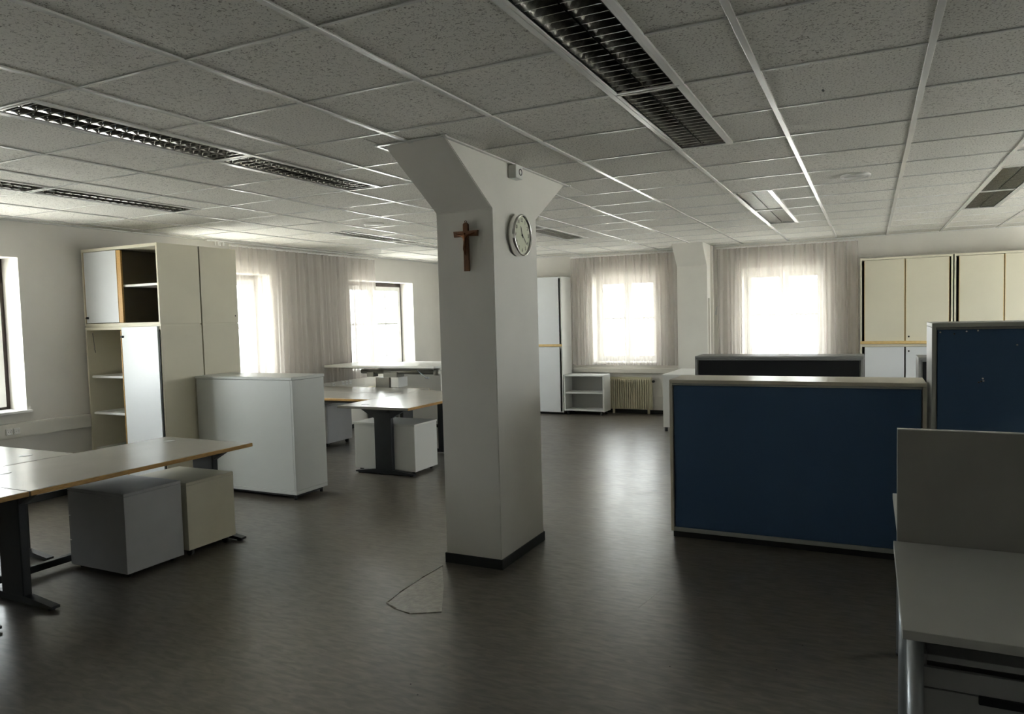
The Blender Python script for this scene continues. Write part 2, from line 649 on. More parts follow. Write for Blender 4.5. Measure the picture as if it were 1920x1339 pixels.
# wall pillar between the far windows
bm = bmesh.new()
add_prism(bm, [(8.78, 0), (YW + 0.05, 0), (YW + 0.05, H + 0.02), (8.46, H + 0.02), (8.78, H - 0.31)], -0.88, -0.445, 'X')
bmesh.ops.bevel(bm, geom=[e for e in bm.edges if e.calc_length() > 0.35], offset=0.004, segments=2, affect='EDGES')
tag(obj('wall_pillar', bm, 'pillar_paint'), 'white wall pillar with a sloped head between the two far windows', kind='structure')
bm = bmesh.new()
add_box(bm, (-0.432, 8.84, 1.28), (0.026, 0.03, 1.0), 0.003)
add_box(bm, (-0.428, 9.06, 1.28), (0.034, 0.07, 2.55), 0.003)
tag(obj('trim_2', bm, 'duct_plastic'), 'thin vertical cable conduit on the side of the wall pillar', kind='structure')


# ------------------------------------------------------------------ windows
def window(n, wl, a0, a1, z0, z1, kind, label):
    """built in a local frame: x along the wall, y outward, z up, then turned to its wall"""
    if wl == 'left':
        loc, rz = (XW, a0, 0), math.pi / 2           # local x -> +Y, local y -> -X
    elif wl == 'far':
        loc, rz = (a0, YW, 0), 0.0
    else:
        loc, rz = (XR, a1, 0), -math.pi / 2
    wd = a1 - a0
    root = bpy.data.objects.new('window_%d' % n, None)
    COL.objects.link(root)
    root.location = loc
    root.rotation_euler = (0, 0, rz)
    tag(root, label, kind='structure')
    fr = 'brown_frame' if kind == 'brown' else 'white_paint'
    y0, y1 = GD, GD + 0.07
    bm = bmesh.new()
    f = 0.035
    add_box(bm, (f / 2, (y0 + y1) / 2, (z0 + z1) / 2), (f, y1 - y0, z1 - z0), 0.002)
    add_box(bm, (wd - f / 2, (y0 + y1) / 2, (z0 + z1) / 2), (f, y1 - y0, z1 - z0), 0.002)
    ft = 0.06
    add_box(bm, (wd / 2, (y0 + y1) / 2, z1 - ft / 2), (wd - 2 * f, y1 - y0, ft), 0.002)
    add_box(bm, (wd / 2, (y0 + y1) / 2, z0 + f / 2), (wd - 2 * f, y1 - y0, f), 0.002)
    obj('window_frame', bm, fr, root)
    # two casements
    half = (wd - 2 * f) / 2
    for k in range(2):
        x0 = f + k * half + 0.003
        x1 = f + (k + 1) * half - 0.003
        zz0, zz1 = z0 + f + 0.003, z1 - ft - 0.003
        s = 0.068
        bm = bmesh.new()
        ys, yt = y0 - 0.012, y0 + 0.05
        yc, yd = (ys + yt) / 2, yt - ys
        add_box(bm, (x0 + s / 2, yc, (zz0 + zz1) / 2), (s, yd, zz1 - zz0), 0.003)
        add_box(bm, (x1 - s / 2, yc, (zz0 + zz1) / 2), (s, yd, zz1 - zz0), 0.003)
        add_box(bm, ((x0 + x1) / 2, yc, zz1 - s / 2), (x1 - x0 - 2 * s, yd, s), 0.003)
        add_box(bm, ((x0 + x1) / 2, yc, zz0 + s / 2), (x1 - x0 - 2 * s, yd, s), 0.003)
        sash = obj('sash', bm, 'white_paint', root)
        zm = zz0 + (zz1 - zz0) * 0.52
        xs = [x0 + s, (x0 + x1) / 2, x1 - s] if kind == 'brown' else [x0 + s, x1 - s]
        box(sash, 'muntin', x0 + s, x1 - s, yc - 0.012, yc + 0.012, zm - 0.016, zm + 0.016, 'white_paint')
        if kind == 'brown':
            xm = xs[1]
            box(sash, 'muntin', xm - 0.014, xm + 0.014, yc - 0.01, yc + 0.01, zz0 + s, zm - 0.011, 'white_paint')
            box(sash, 'muntin', xm - 0.014, xm + 0.014, yc - 0.01, yc + 0.01, zm + 0.011, zz1 - s, 'white_paint')
        for p in range(len(xs) - 1):
            for za, zb in ((zz0 + s, zm), (zm, zz1 - s)):
                box(sash, 'pane', xs[p] + 0.001, xs[p + 1] - 0.001, yc - 0.002, yc + 0.002, za + 0.001, zb - 0.001, 'window_glass', 0)
        if k == 1:
            bm = bmesh.new()
            add_cyl(bm, (0, 0, 0), (0, -0.03, 0), 0.009)
            add_box(bm, (0, -0.035, -0.05), (0.018, 0.012, 0.12), 0.004)
            obj('handle', bm, 'chrome', sash, (x0 + s / 2, ys, zm))
    # inner board
    bm = bmesh.new()
    add_box(bm, (wd / 2, GD / 2 - 0.02, z0 + 0.004), (wd - 0.004, GD + 0.04, 0.02), 0.003)
    add_box(bm, (wd / 2, -0.02, z0 + 0.004), (wd + 0.06, 0.036, 0.02), 0.003)
    obj('window_sill', bm, 'white_paint', root)
    return root


WL = ['white casement window in a brown frame on the left wall, out of the picture',
      'white casement window in a brown frame at the left edge, above the twin sockets',
      'window behind the left curtain, beside the tall cream cupboards',
      'uncurtained window with brown frame beyond the raised white table',
      'white casement window behind the sheer curtain, above the cream radiator',
      'white casement window behind the sheer curtain, right of the wall pillar',
      'window in the right wall beside the blue cabinets',
      'window in the right wall beside the black backed cabinets', 'window in the right wall next to the cream wall cupboards']
for n, (w_, lb) in enumerate(zip(WINS, WL)):
    window(n + 1, *w_, lb)


# ------------------------------------------------------------------ ceiling lights
def luminaire(i, y, label, fine):
    x = i * T
    t = thing('ceiling_light', label, 'ceiling light', (x, y, H), group='recessed louvred ceiling lights')
    Lh = 1.25
    W = LW
    z1 = 0.10
    bm = bmesh.new()
    add_box(bm, (W / 2, Lh / 2, z1 + 0.004), (W - 0.02, Lh - 0.02, 0.008))
    add_box(bm, (0.012, Lh / 2, z1 / 2 + 0.01), (0.004, Lh - 0.02, z1 - 0.02))
    add_box(bm, (W - 0.012, Lh / 2, z1 / 2 + 0.01), (0.004, Lh - 0.02, z1 - 0.02))
    add_box(bm, (W / 2, 0.012, z1 / 2 + 0.01), (W - 0.03, 0.004, z1 - 0.02))
    add_box(bm, (W / 2, Lh - 0.012, z1 / 2 + 0.01), (W - 0.03, 0.004, z1 - 0.02))
    obj('housing', bm, 'housing_grey', t)
    bm = bmesh.new()
    e = 0.014
    add_box(bm, (0.014 + e / 2, Lh / 2, 0), (e, Lh - 0.02, 0.006), 0.001)
    add_box(bm, (W - 0.012 - e / 2, Lh / 2, 0), (e, Lh - 0.02, 0.006), 0.001)
    add_box(bm, (W / 2, 0.016, 0), (W - 0.056, 0.012, 0.006), 0.001)
    add_box(bm, (W / 2, Lh - 0.016, 0), (W - 0.056, 0.012, 0.006), 0.001)
    obj('frame', bm, 'rail_white', t)
    cw = (W - 0.06) / 2
    for k in range(2):
        xa = 0.03 + k * cw
        xb = xa + cw
        xm = (xa + xb) / 2
        # parabolic trough: two curved sides
        bm = bmesh.new()
        for sgn in (-1, 1):
            prof = []
            for q in range(7):
                u = q / 6
                prof.append((xm + sgn * (cw / 2 - 0.003 - 0.035 * u ** 1.7), 0.004 + 0.055 * u))
            vs = [[bm.verts.new((px, yy, pz)) for px, pz in prof] for yy in (0.024, Lh - 0.024)]
            for q in range(6):
                f = bm.faces.new((vs[0][q], vs[0][q + 1], vs[1][q + 1], vs[1][q]))
                f.smooth = True
        trough = obj('reflector', bm, 'louvre_metal', t)
        # lamp tube
        cyl(t, 'lamp_tube', (xm, 0.03, 0.072), (xm, Lh - 0.03, 0.072), 0.013, 'tube_glass', seg=12)
        # cross blades
        nb = 19
        me = None
        allb = bmesh.new()
        for q in range(nb):
            yy = 0.05 + q * (Lh - 0.1) / (nb - 1)
            b_ = bmesh.new() if me is None and fine else None
            tgt = b_ if fine else allb
            if tgt is not None:
                oy = 0 if fine else yy
                hw0, hw1 = cw / 2 - 0.004, cw / 2 - 0.034
                P = [(-hw0, oy - 0.0016, 0.003), (hw0, oy - 0.0016, 0.003), (hw1, oy - 0.0035, 0.045), (-hw1, oy - 0.0035, 0.045)]
                Q = [(-hw0, oy + 0.0016, 0.003), (hw0, oy + 0.0016, 0.003), (hw1, oy + 0.0035, 0.045), (-hw1, oy + 0.0035, 0.045)]
                a = [tgt.verts.new(p) for p in P]
                c = [tgt.verts.new(p) for p in Q]
                tgt.faces.new(list(reversed(a)))
                tgt.faces.new(c)
                for s_ in range(4):
                    tgt.faces.new((a[s_], a[(s_ + 1) % 4], c[(s_ + 1) % 4], c[s_]))
            if fine:
                if me is None:
                    me = BLADE.get('m')
                    if me is None:
                        me = bpy.data.meshes.new('louvre_blade')
                        b_.to_mesh(me)
                        me.materials.append(MATS['louvre_blade'])
                        BLADE['m'] = me
                    b_.free()
                o = bpy.data.objects.new('louvre_blade', me)
                link(o, t)
                o.location = (xm, yy, 0)
        if fine:
            allb.free()
        else:
            ob = obj('louvre_blades', allb, 'louvre_blade', t, (xm, 0, 0))
            ob['kind'] = 'stuff'
    return t


BLADE = {}
LL = {(-6, 0.0): 'louvred ceiling light cut by the left picture edge, closest to the left wall',
      (-6, 1.25): 'louvred ceiling light over the left window, end nearest the tall cupboards',
      (-6, 4.375): 'louvred ceiling light above the long left curtain, nearer half of the strip',
      (-6, 5.625): 'louvred ceiling light above the long left curtain, farther half of the strip',
      (-3, 0.0): 'louvred ceiling light over the left desk, half cut by the left edge',
      (-3, 1.25): 'louvred ceiling light over the left desk, half ending left of the pillar head',
      (-3, 4.375): 'louvred ceiling light hidden behind the pillar, nearer half',
      (-3, 5.625): 'louvred ceiling light whose end shows right of the wall clock',
      (1, 0.0): 'large louvred ceiling light cut by the top edge, with bright scalloped rows',
      (1, 1.25): 'louvred ceiling light right of the pillar head, farther half of the big strip',
      (1, 4.375): 'bright louvred ceiling light before the right far window, nearer half',
      (1, 5.625): 'bright louvred ceiling light before the right far window, farther half',
      (4, 4.375): 'louvred ceiling light at the right edge, nearer half',
      (4, 5.625): 'louvred ceiling light at the right edge over the cream wall cupboards, farther half'}
for i, y in LUMS:
    luminaire(i, y, LL[(i, y)], (i, y) in ((-6, 1.25), (-3, 0.0), (-3, 1.25), (1, 0.0), (1, 1.25)))

for x, y, lb in ((-2.86, 4.14, 'white round ceiling disc left of the pillar'), (1.57, 4.08, 'round ceiling disc with a grey centre, right of the bright louvred light')):
    t = thing('ceiling_speaker', lb, 'ceiling speaker', (x, y, H), group='round ceiling discs')
    bm = bmesh.new()
    add_lathe(bm, [(0.098, 0.006), (0.105, -0.002), (0.103, -0.012), (0.085, -0.016), (0.078, -0.010)], 'Z', 36)
    obj('rim', bm, 'white_paint', t, smooth=True)
    bm = bmesh.new()
    add_lathe(bm, [(0.077, -0.004), (0.077, -0.012), (0.03, -0.015), (0.004, -0.016)], 'Z', 36)
    obj('grille', bm, 'grey_laminate' if x > 0 else 'white_paint', t, smooth=True)

# ------------------------------------------------------------------ on the pillar
# clock on the +X face
t = thing('wall_clock', 'round chrome wall clock with pale dial on the pillar', 'clock', (PX1, 2.345, 2.105))
R0 = 0.135
bm = bmesh.new()
add_lathe(bm, [(R0 - 0.012, 0.0), (R0 - 0.004, 0.004), (R0, 0.02), (R0, 0.05), (R0 - 0.004, 0.056), (R0 - 0.012, 0.056), (R0 - 0.016, 0.044)], 'X', 56, close=False)
obj('case', bm, 'chrome', t, smooth=True)
bm = bmesh.new()
add_lathe(bm, [(R0 - 0.014, 0.036), (R0 - 0.014, 0.043), (0.002, 0.0435)], 'X', 56)
dial = obj('dial', bm, 'clock_face', t)
for h in range(1, 13):
    a = math.radians(90 - 30 * h)
    fc = bpy.data.curves.new('numeral', 'FONT')
    fc.body = str(h)
    fc.size = 0.034
    fc.align_x = 'CENTER'
    fc.align_y = 'CENTER'
    fc.extrude = 0.0004
    tmp = bpy.data.objects.new('numeral_src', fc)
    COL.objects.link(tmp)
    bpy.context.view_layer.update()
    me = bpy.data.meshes.new_from_object(tmp.evaluated_get(bpy.context.evaluated_depsgraph_get()))
    bpy.data.objects.remove(tmp, do_unlink=True)
    me.materials.clear()
    me.materials.append(MATS['clock_ink'])
    o = bpy.data.objects.new('numeral', me)
    link(o, dial)
    # text lies in local XY; turn it so that it faces +X, reading along +Y
    o.rotation_euler = (math.pi / 2, 0, math.pi / 2)
    o.location = (0.0445, 0.096 * math.cos(a), 0.096 * math.sin(a))
for nm, ang, ln, wd, xo in (('hour_hand', 90 - 30 * 11.37, 0.062, 0.007, 0.046), ('minute_hand', 90 - 6 * 22, 0.092, 0.005, 0.048)):
    a = math.radians(ang)
    bm = bmesh.new()
    add_prism(bm, [(-0.018, -wd / 2), (ln * 0.8, -wd / 2), (ln, 0), (ln * 0.8, wd / 2), (-0.018, wd / 2)], 0, 0.001, 'X')
    o = obj(nm, bm, 'clock_ink', t, (xo, 0, 0))
    o.rotation_euler = (a, 0, 0)
cyl(t, 'hub', (0.044, 0, 0), (0.050, 0, 0), 0.006, 'clock_ink')

# crucifix on the -Y face
t = thing('crucifix', 'small brown wooden crucifix with bronze figure on the pillar', 'crucifix', (-0.583, PY0, 1.87))
bm = bmesh.new()
bw = 0.017
# one outline for the cross, slightly flared ends
pts = [(-bw, 0), (bw, 0), (bw, 0.215), (0.083, 0.213), (0.086, 0.249), (bw, 0.247), (bw, 0.290), (0.009, 0.298), (-0.009, 0.298), (-bw, 0.290),
       (-bw, 0.247), (-0.086, 0.249), (-0.083, 0.213), (-bw, 0.215)]
add_prism(bm, pts, -0.016, 0.0, 'Y')
obj('cross', bm, 'crucifix_wood', t)
bm = bmesh.new()
add_lathe(bm, [(0.005, -0.002), (0.008, -0.002), (0.008, 0.002), (0.005, 0.002), (0.005, -0.002)], 'Y', 16, close=False)
o = obj('hanging_ring', bm, 'bronze', t, (0, -0.008, 0.305))
# figure: one skinned mesh
vs = [(0, 0, 0.165), (0, -0.003, 0.19), (0, -0.004, 0.212), (0, -0.006, 0.222), (0.002, -0.010, 0.236),
      (0.03, -0.002, 0.222), (0.068, 0, 0.232), (-0.03, -0.002, 0.222), (-0.068, 0, 0.232),
      (0.005, -0.010, 0.135), (0.001, -0.004, 0.098), (-0.005, -0.010, 0.137), (-0.001, -0.004, 0.10)]
es = [(0, 1), (1, 2), (2, 3), (3, 4), (2, 5), (5, 6), (2, 7), (7, 8), (0, 9), (9, 10), (0, 11), (11, 12)]
rad = [0.0095, 0.009, 0.011, 0.005, 0.0095, 0.0055, 0.004, 0.0055, 0.004, 0.006, 0.0035, 0.006, 0.0035]
me = bpy.data.meshes.new('figure')
me.from_pydata([(x, y - 0.024, z) for x, y, z in vs], es, [])
me.materials.append(MATS['bronze'])
fo = bpy.data.objects.new('figure', me)
link(fo, t)
sm = fo.modifiers.new('skin', 'SKIN')
for k, v in enumerate(me.skin_vertices[0].data):
    v.radius = (rad[k], rad[k])
    v.use_root = (k == 0)
fo.modifiers.new('subsurf', 'SUBSURF').levels = 1
fo.modifiers['subsurf'].render_levels = 1

# sensor box under the ceiling on the +X face
t = thing('sensor_box', 'small white box with a round emblem high on the pillar under the ceiling', 'sensor', (PX1, 2.31, 2.46))
box(t, 'housing', 0.0, 0.055, -0.052, 0.052, 0.0, 0.085, 'white_laminate', 0.005)
bm = bmesh.new()
add_lathe(bm, [(0.016, 0.0), (0.016, 0.004), (0.022, 0.004), (0.022, 0.0), (0.016, 0.0)], 'X', 28, close=False)
obj('ring', bm, 'clock_ink', t, (0.053, 0.012, 0.043))


# ------------------------------------------------------------------ cupboards
def cupboard(name, label, x0, x1, yf, yb, z0, z1, doors, body, door_mat, group=None, shelves=(), plinth=0.0, edge=None,
             knobs=(), front_bar=None, cat='cupboard', inner=None, door_in=0.0):
    """a carcass that opens towards -Y; doors: list of (xa, xb)"""
    t = thing(name, label, cat, ((x0 + x1) / 2, (yf + yb) / 2, z0), group=group)
    ox, oy, oz = t.location

    def b(nm, a0, a1, b0, b1, c0, c1, m, bev=0.002):
        return box(t, nm, a0 - ox, a1 - ox, b0 - oy, b1 - oy, c0 - oz, c1 - oz, m, bev)
    th = 0.02
    zb = z0 + plinth
    inner = inner or body
    if plinth:
        b('plinth', x0 + 0.01, x1 - 0.01, yf + 0.03, yb - 0.01, z0, zb, 'black_plastic')
    b('side_panel', x0, x0 + th, yf, yb, zb, z1, body)
    b('side_panel', x1 - th, x1, yf, yb, zb, z1, body)
    b('top_panel', x0 + th, x1 - th, yf, yb, z1 - 0.028, z1, body)
    b('bottom_panel', x0 + th, x1 - th, yf, yb, zb, zb + th, body)
    b('back_panel', x0 + th, x1 - th, yb - 0.012, yb - 0.002, zb + th, z1 - 0.028, inner, 0)
    for s in shelves:
        xa, xb, zs = s
        b('shelf', xa, xb, yf + 0.03, yb - 0.014, zs - 0.011, zs + 0.011, 'white_laminate')
    ds = []
    for xa, xb in doors:
        d = b('door', xa, xb, yf - 0.018 + door_in, yf - 0.001 + door_in, zb + 0.006 + (0.02 if door_in else 0), z1 - 0.006 - (0.026 if door_in else 0), door_mat)
        ds.append(d)
        if edge:
            for xe in (xa - 0.002, xb + 0.002):
                e = b('edge_band', xe - 0.0025, xe + 0.0025, yf - 0.0185 + door_in, yf - 0.001 + door_in, zb + 0.03, z1 - 0.034, edge, 0.0005)
                sub(d, e)
    for di, kx, kz in knobs:
        k = cyl(t, 'knob', (kx - ox, yf - 0.001 + door_in - oy - 0.012, kz - oz), (kx - ox, yf - oy + door_in - 0.040, kz - oz), 0.012, 'black_plastic', 0.009)
        sub(ds[di], k)
    if front_bar:
        b('front_bar', x0 + 0.001, x1 - 0.001, yf - 0.03, yf - 0.002, front_bar[0], front_bar[1], 'light_beech', 0.008)
    return t


# tall cupboards on the left: two units back to back, each an upper on a lower one
CX0, CX1 = -5.17, -4.10
cupboard('tall_cupboard', 'lower cream cupboard by the left wall with one white door and open shelves',
         CX0, CX1, 2.57, 3.02, 0.0, 1.585, [(-4.615, -4.125)], 'cream_laminate', 'white_door', 'tall cream cupboards by the left wall',
         shelves=((CX0 + 0.02, CX1 - 0.02, 1.105), (CX0 + 0.02, CX1 - 0.02, 0.75), (CX0 + 0.02, CX1 - 0.02, 0.40)),
         plinth=0.05, knobs=((0, -4.595, 1.49),), inner='cream_laminate')
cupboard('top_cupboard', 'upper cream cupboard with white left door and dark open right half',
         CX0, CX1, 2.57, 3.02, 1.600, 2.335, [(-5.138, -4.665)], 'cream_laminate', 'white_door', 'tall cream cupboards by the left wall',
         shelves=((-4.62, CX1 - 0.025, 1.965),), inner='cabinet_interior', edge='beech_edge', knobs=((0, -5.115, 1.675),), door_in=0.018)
# upper unit: centre partition with a wooden front edge
tc = bpy.data.objects['top_cupboard']
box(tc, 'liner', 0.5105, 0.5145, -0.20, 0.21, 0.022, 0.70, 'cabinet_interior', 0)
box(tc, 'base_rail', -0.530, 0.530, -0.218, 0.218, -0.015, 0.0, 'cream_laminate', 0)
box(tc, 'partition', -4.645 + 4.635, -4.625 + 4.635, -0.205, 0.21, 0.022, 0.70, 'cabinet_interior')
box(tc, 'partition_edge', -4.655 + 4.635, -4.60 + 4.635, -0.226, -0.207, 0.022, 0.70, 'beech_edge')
tl = bpy.data.objects['tall_cupboard']
box(tl, 'door_edge', -4.632 + 4.635, -4.622 + 4.635, -0.243, -0.226, 0.056, 1.55, 'beech_edge', 0.001)
box(tl, 'door_gap', -4.122 + 4.635, -4.113 + 4.635, -0.236, -0.2255, 0.056, 1.55, 'black_plastic', 0.001)  # black strip standing in for the shade in the gap beside the door
bm = bmesh.new()
add_cyl(bm, (0, 0, 0), (0.02, 0, -0.16), 0.003, seg=8)
add_cyl(bm, (0.02, 0, -0.16), (0.03, 0, -0.19), 0.003, seg=8)
obj('stay_arm', bm, 'black_metal', tl, (-5.10 + 4.635, -0.20, 1.53))
cupboard('tall_cupboard', 'lower cream cupboard standing back to back behind the open shelved one',
         CX0, CX1, 3.035, 3.48, 0.0, 1.585, [], 'cream_laminate', 'white_door', 'tall cream cupboards by the left wall', plinth=0.05)
cupboard('top_cupboard', 'upper cream cupboard at the rear next to the long curtain',
         CX0, CX1, 3.035, 3.48, 1.600, 2.335, [], 'cream_laminate', 'white_door', 'tall cream cupboards by the left wall')
for o in [o for o in bpy.data.objects if o.parent is None and o.type == 'EMPTY' and o.location.y > 3.2 and o.name.startswith(('tall_cupboard', 'top_cupboard'))]:
    z0, z1 = (0.05, 1.585) if o.name.startswith('tall') else (0.0, 0.735)
    if o.name.startswith('top'):
        box(o, 'base_rail', -0.530, 0.530, -0.218, 0.218, -0.015, 0.0, 'cream_laminate', 0)
        cyl(o, 'lock', (0.536, 0.185, 0.065), (0.533, 0.185, 0.065), 0.007, 'clock_ink')
    box(o, 'door', -0.51, -0.004, 0.224, 0.24, z0 + 0.006, z1 - 0.006, 'cream_laminate')
    box(o, 'door', 0.004, 0.51, 0.224, 0.24, z0 + 0.006, z1 - 0.006, 'cream_laminate')

# pale sideboard standing out from them
t = thing('sideboard', 'pale grey shoulder-high cabinet jutting out from the tall cupboards', 'cabinet', (-3.485, 3.115, 0))
box(t, 'top_panel', -0.60, 0.60, -0.215, 0.215, 1.075, 1.10, 'pale_laminate', 0.003)
box(t, 'body', -0.59, 0.59, -0.19, 0.205, 0.055, 1.074, 'pale_laminate', 0.003)
box(t, 'back_panel', -0.594, 0.574, -0.207, -0.191, 0.085, 1.072, 'pale_laminate', 0.002)
box(t, 'side_panel', 0.576, 0.598, -0.207, 0.205, 0.085, 1.072, 'pale_laminate', 0.002)
box(t, 'base_rail', -0.594, 0.598, -0.208, 0.205, 0.052, 0.083, 'pale_laminate', 0.002)
box(t, 'plinth', -0.56, 0.56, -0.17, 0.18, 0.025, 0.052, 'black_plastic')
for sx in (-0.54, 0.55):
    for sy in (-0.17, 0.17):
        cyl(t, 'foot', (sx, sy, 0), (sx, sy, 0.04), 0.014, 'black_plastic')


# ------------------------------------------------------------------ desks
def t_desk(label, x0, x1, y0, y1, rotz=0.0, wood=(1,), grommets=((-0.24, 0.64),), legs=(-1, 1), top='desk_laminate', zt=0.72, leg_in=(0.15, 0.15), bar_x=-0.335, group='grey topped desks with black T legs'):
    """local: length along Y, depth along X, wood-edged front on +X; footprint given in world if rotz == 0"""
    if rotz == 0:
        cx, cy, dep, ln = (x0 + x1) / 2, (y0 + y1) / 2, x1 - x0, y1 - y0
    else:
        cx, cy, dep, ln = (x0 + x1) / 2, (y0 + y1) / 2, y1 - y0, x1 - x0
    t = thing('desk', label, 'desk', (cx, cy, 0), rotz, group=group)
    hx, hy = dep / 2, ln / 2
    fl = min(0.36, hx - 0.02)
    e = 0.009
    box(t, 'tabletop', -hx + (e if -1 in wood else 0), hx - (e if 1 in wood else 0), -hy, hy, zt - 0.026, zt, top, 0.002)
    for s in wood:
        a, b_ = sorted((s * hx, s * (hx - e)))
        box(t, 'wood_edge', a, b_, -hy, hy, zt - 0.027, zt - 0.0005, 'beech_edge', 0.004)
    for gx, gy in grommets:
        bm = bmesh.new()
        add_lathe(bm, [(0.040, 0), (0.040, 0.002), (0.034, 0.003), (0.004, 0.003)], 'Z', 28)
        obj('cable_grommet', bm, 'grey_laminate', t, (gx, gy, zt - 0.0005))
    box(t, 'beam', -0.09, 0.09, -hy + 0.12, hy - 0.12, zt - 0.075, zt - 0.027, 'black_metal')
    for s in legs:
        yl = s * (hy - leg_in[0 if s < 0 else 1])
        lg = box(t, 'leg', -0.105, 0.105, yl - 0.025, yl + 0.025, 0.045, zt - 0.06, 'black_metal', 0.006)
        bm = bmesh.new()
        add_prism(bm, [(-0.27, zt - 0.027), (0.27, zt - 0.027), (0.27, zt - 0.05), (0.105, zt - 0.14), (-0.105, zt - 0.14), (-0.27, zt - 0.05)], yl - 0.02, yl + 0.02, 'Y')
        br = obj('bracket', bm, 'black_metal', t)
        bm = bmesh.new()
        add_prism(bm, [(-fl, 0.012), (fl, 0.012), (fl, 0.026), (0.12, 0.052), (-0.12, 0.052), (-fl, 0.026)], yl - 0.024, yl + 0.024, 'Y')
        ft = obj('foot', bm, 'black_metal', t)
        for q in (-fl + 0.04, fl - 0.04):
            cyl(ft, 'glide', (q, yl, 0), (q, yl, 0.014), 0.02, 'black_plastic')
    if bar_x is not None:
        box(t, 'stretcher', bar_x - 0.02, bar_x + 0.02, -hy + leg_in[0] + 0.026, hy - leg_in[1] - 0.026, 0.03, 0.075, 'black_metal', 0.004)
    return t


t_desk('long grey desk with wooden front edge over the grey and cream drawer units', -3.25, -2.34, 0.345, 1.9, grommets=((-0.24, 0.635), (-0.22, -0.54)), leg_in=(0.15, 0.035))
t_desk('grey desk standing behind the long one, under the left window', -4.16, -3.262, -0.38, 1.175, wood=(-1,), grommets=((0.2, 0.6),))
t_desk('grey desk at the left picture edge, only its corner showing', -3.25, -2.34, -1.22, 0.338, grommets=())
t_desk('grey desk with a single black leg showing beside the pillar', -3.235, -2.36, 3.91, 5.47, grommets=((-0.2, -0.62),), leg_in=(0.19, 0.15), bar_x=None)
t_desk('grey desk with wooden edge between the pale cabinet and the pillar desk', -5.05, -3.245, 4.46, 5.06, rotz=-math.pi / 2, grommets=(), leg_in=(0.06, 0.15), bar_x=None)
t_desk('grey desk at the back under the raised white table', -5.05, -3.245, 5.075, 5.68, rotz=math.pi / 2, grommets=(), leg_in=(0.15, 0.06), bar_x=None)


def pedestal(label, x0, x1, y0, y1, z0, z1, m, face, top=None, nd=3, group='drawer units under the desks', handles=True, top_over=0.0):
    """drawer unit; face: '-x' or '-y' is the side with the drawers"""
    cx, cy = (x0 + x1) / 2, (y0 + y1) / 2
    t = thing('drawer_unit', label, 'drawer unit', (cx, cy, 0), group=group)
    hx, hy = (x1 - x0) / 2, (y1 - y0) / 2
    tp = top or m
    box(t, 'top_panel', -hx - top_over, hx + top_over, -hy - top_over, hy + top_over, z1 - 0.02, z1, tp, 0.003)
    fd = 0.018
    if face == '-x':
        box(t, 'body', -hx + fd, hx, -hy, hy, z0, z1 - 0.021, m, 0.003)
    else:
        box(t, 'body', -hx, hx, -hy + fd, hy, z0, z1 - 0.021, m, 0.003)
    hz = (z1 - 0.022 - z0) / nd
    for k in range(nd):
        a, b_ = z0 + k * hz + 0.002, z0 + (k + 1) * hz - 0.002
        if face == '-x':
            d = box(t, 'drawer', -hx, -hx + fd - 0.001, -hy + 0.002, hy - 0.002, a, b_, m, 0.002)
            h = box(t, 'handle', -hx - 0.022, -hx + 0.001, -0.06, 0.06, b_ - 0.05, b_ - 0.04, 'black_plastic', 0.002)
        else:
            d = box(t, 'drawer', -hx + 0.002, hx - 0.002, -hy, -hy + fd - 0.001, a, b_, m, 0.002)
            h = box(t, 'handle', -0.07, 0.07, -hy - 0.012, -hy + 0.001, b_ - 0.045, b_ - 0.022, 'black_plastic', 0.003)
        sub(d, h)
    for sx in (-1, 1):
        for sy in (-1, 1):
            cc = cyl(t, 'caster', (sx * (hx - 0.05), sy * (hy - 0.05) - 0.012, min(z0, 0.06) / 2), (sx * (hx - 0.05), sy * (hy - 0.05) + 0.012, min(z0, 0.06) / 2), min(z0, 0.06) / 2, 'black_plastic')
    return t


pedestal('grey drawer unit under the long left desk, nearer the viewer', -3.06, -2.5, 0.985, 1.405, 0.03, 0.54, 'pedestal_grey', '-x')
pedestal('cream drawer unit under the long left desk, beside the grey one', -3.04, -2.48, 1.43, 1.835, 0.05, 0.515, 'pedestal_cream', '-x')
pedestal('pale drawer unit behind the black leg of the desk by the pillar', -3.22, -2.46, 4.15, 4.57, 0.035, 0.52, 'white_laminate', '-x', top_over=0.006)
pedestal('grey drawer unit mostly hidden behind the pale cabinet', -4.87, -4.45, 5.16, 5.65, 0.05, 0.55, 'pedestal_grey', '-y')

# raised height-adjustable table
t = thing('sit_stand_table', 'raised white tabletop on a grey lifting mechanism near the left window', 'table', (-4.12, 6.15, 0))
bm = bmesh.new()
pts = []
hx, hy, rc = 0.91, 0.36, 0.06
for cx, cy, a0 in ((hx - rc, hy - rc, 0), (-hx + rc, hy - rc, 90), (-hx + rc, -hy + rc, 180), (hx - rc, -hy + rc, 270)):
    for q in range(6):
        a = math.radians(a0 + q * 18)
        pts.append((cx + rc * math.cos(a), cy + rc * math.sin(a)))
add_prism(bm, pts, 0.962, 0.988, 'Z')
obj('tabletop', bm, 'white_laminate', t)
box(t, 'support_frame', -0.72, 0.78, -0.20, 0.2, 0.940, 0.960, 'mechanism_grey')
cyl(t, 'beam', (-0.35, -0.22, 0.905), (0.86, -0.22, 0.905), 0.032, 'mechanism_grey')
cyl(t, 'end_collar', (0.80, -0.22, 0.905), (0.86, -0.22, 0.905), 0.045, 'mechanism_grey')
cyl(t, 'end_knob', (0.862, -0.22, 0.905), (0.93, -0.22, 0.905), 0.034, 'white_paint')
bm = bmesh.new()
add_cyl(bm, (0, 0, 0), (0.16, -0.05, -0.09), 0.009, seg=10)
add_cyl(bm, (0.16, -0.05, -0.09), (0.20, -0.05, -0.09), 0.014, seg=10)
obj('crank', bm, 'silver_tube', t, (0.55, -0.24, 0.925))
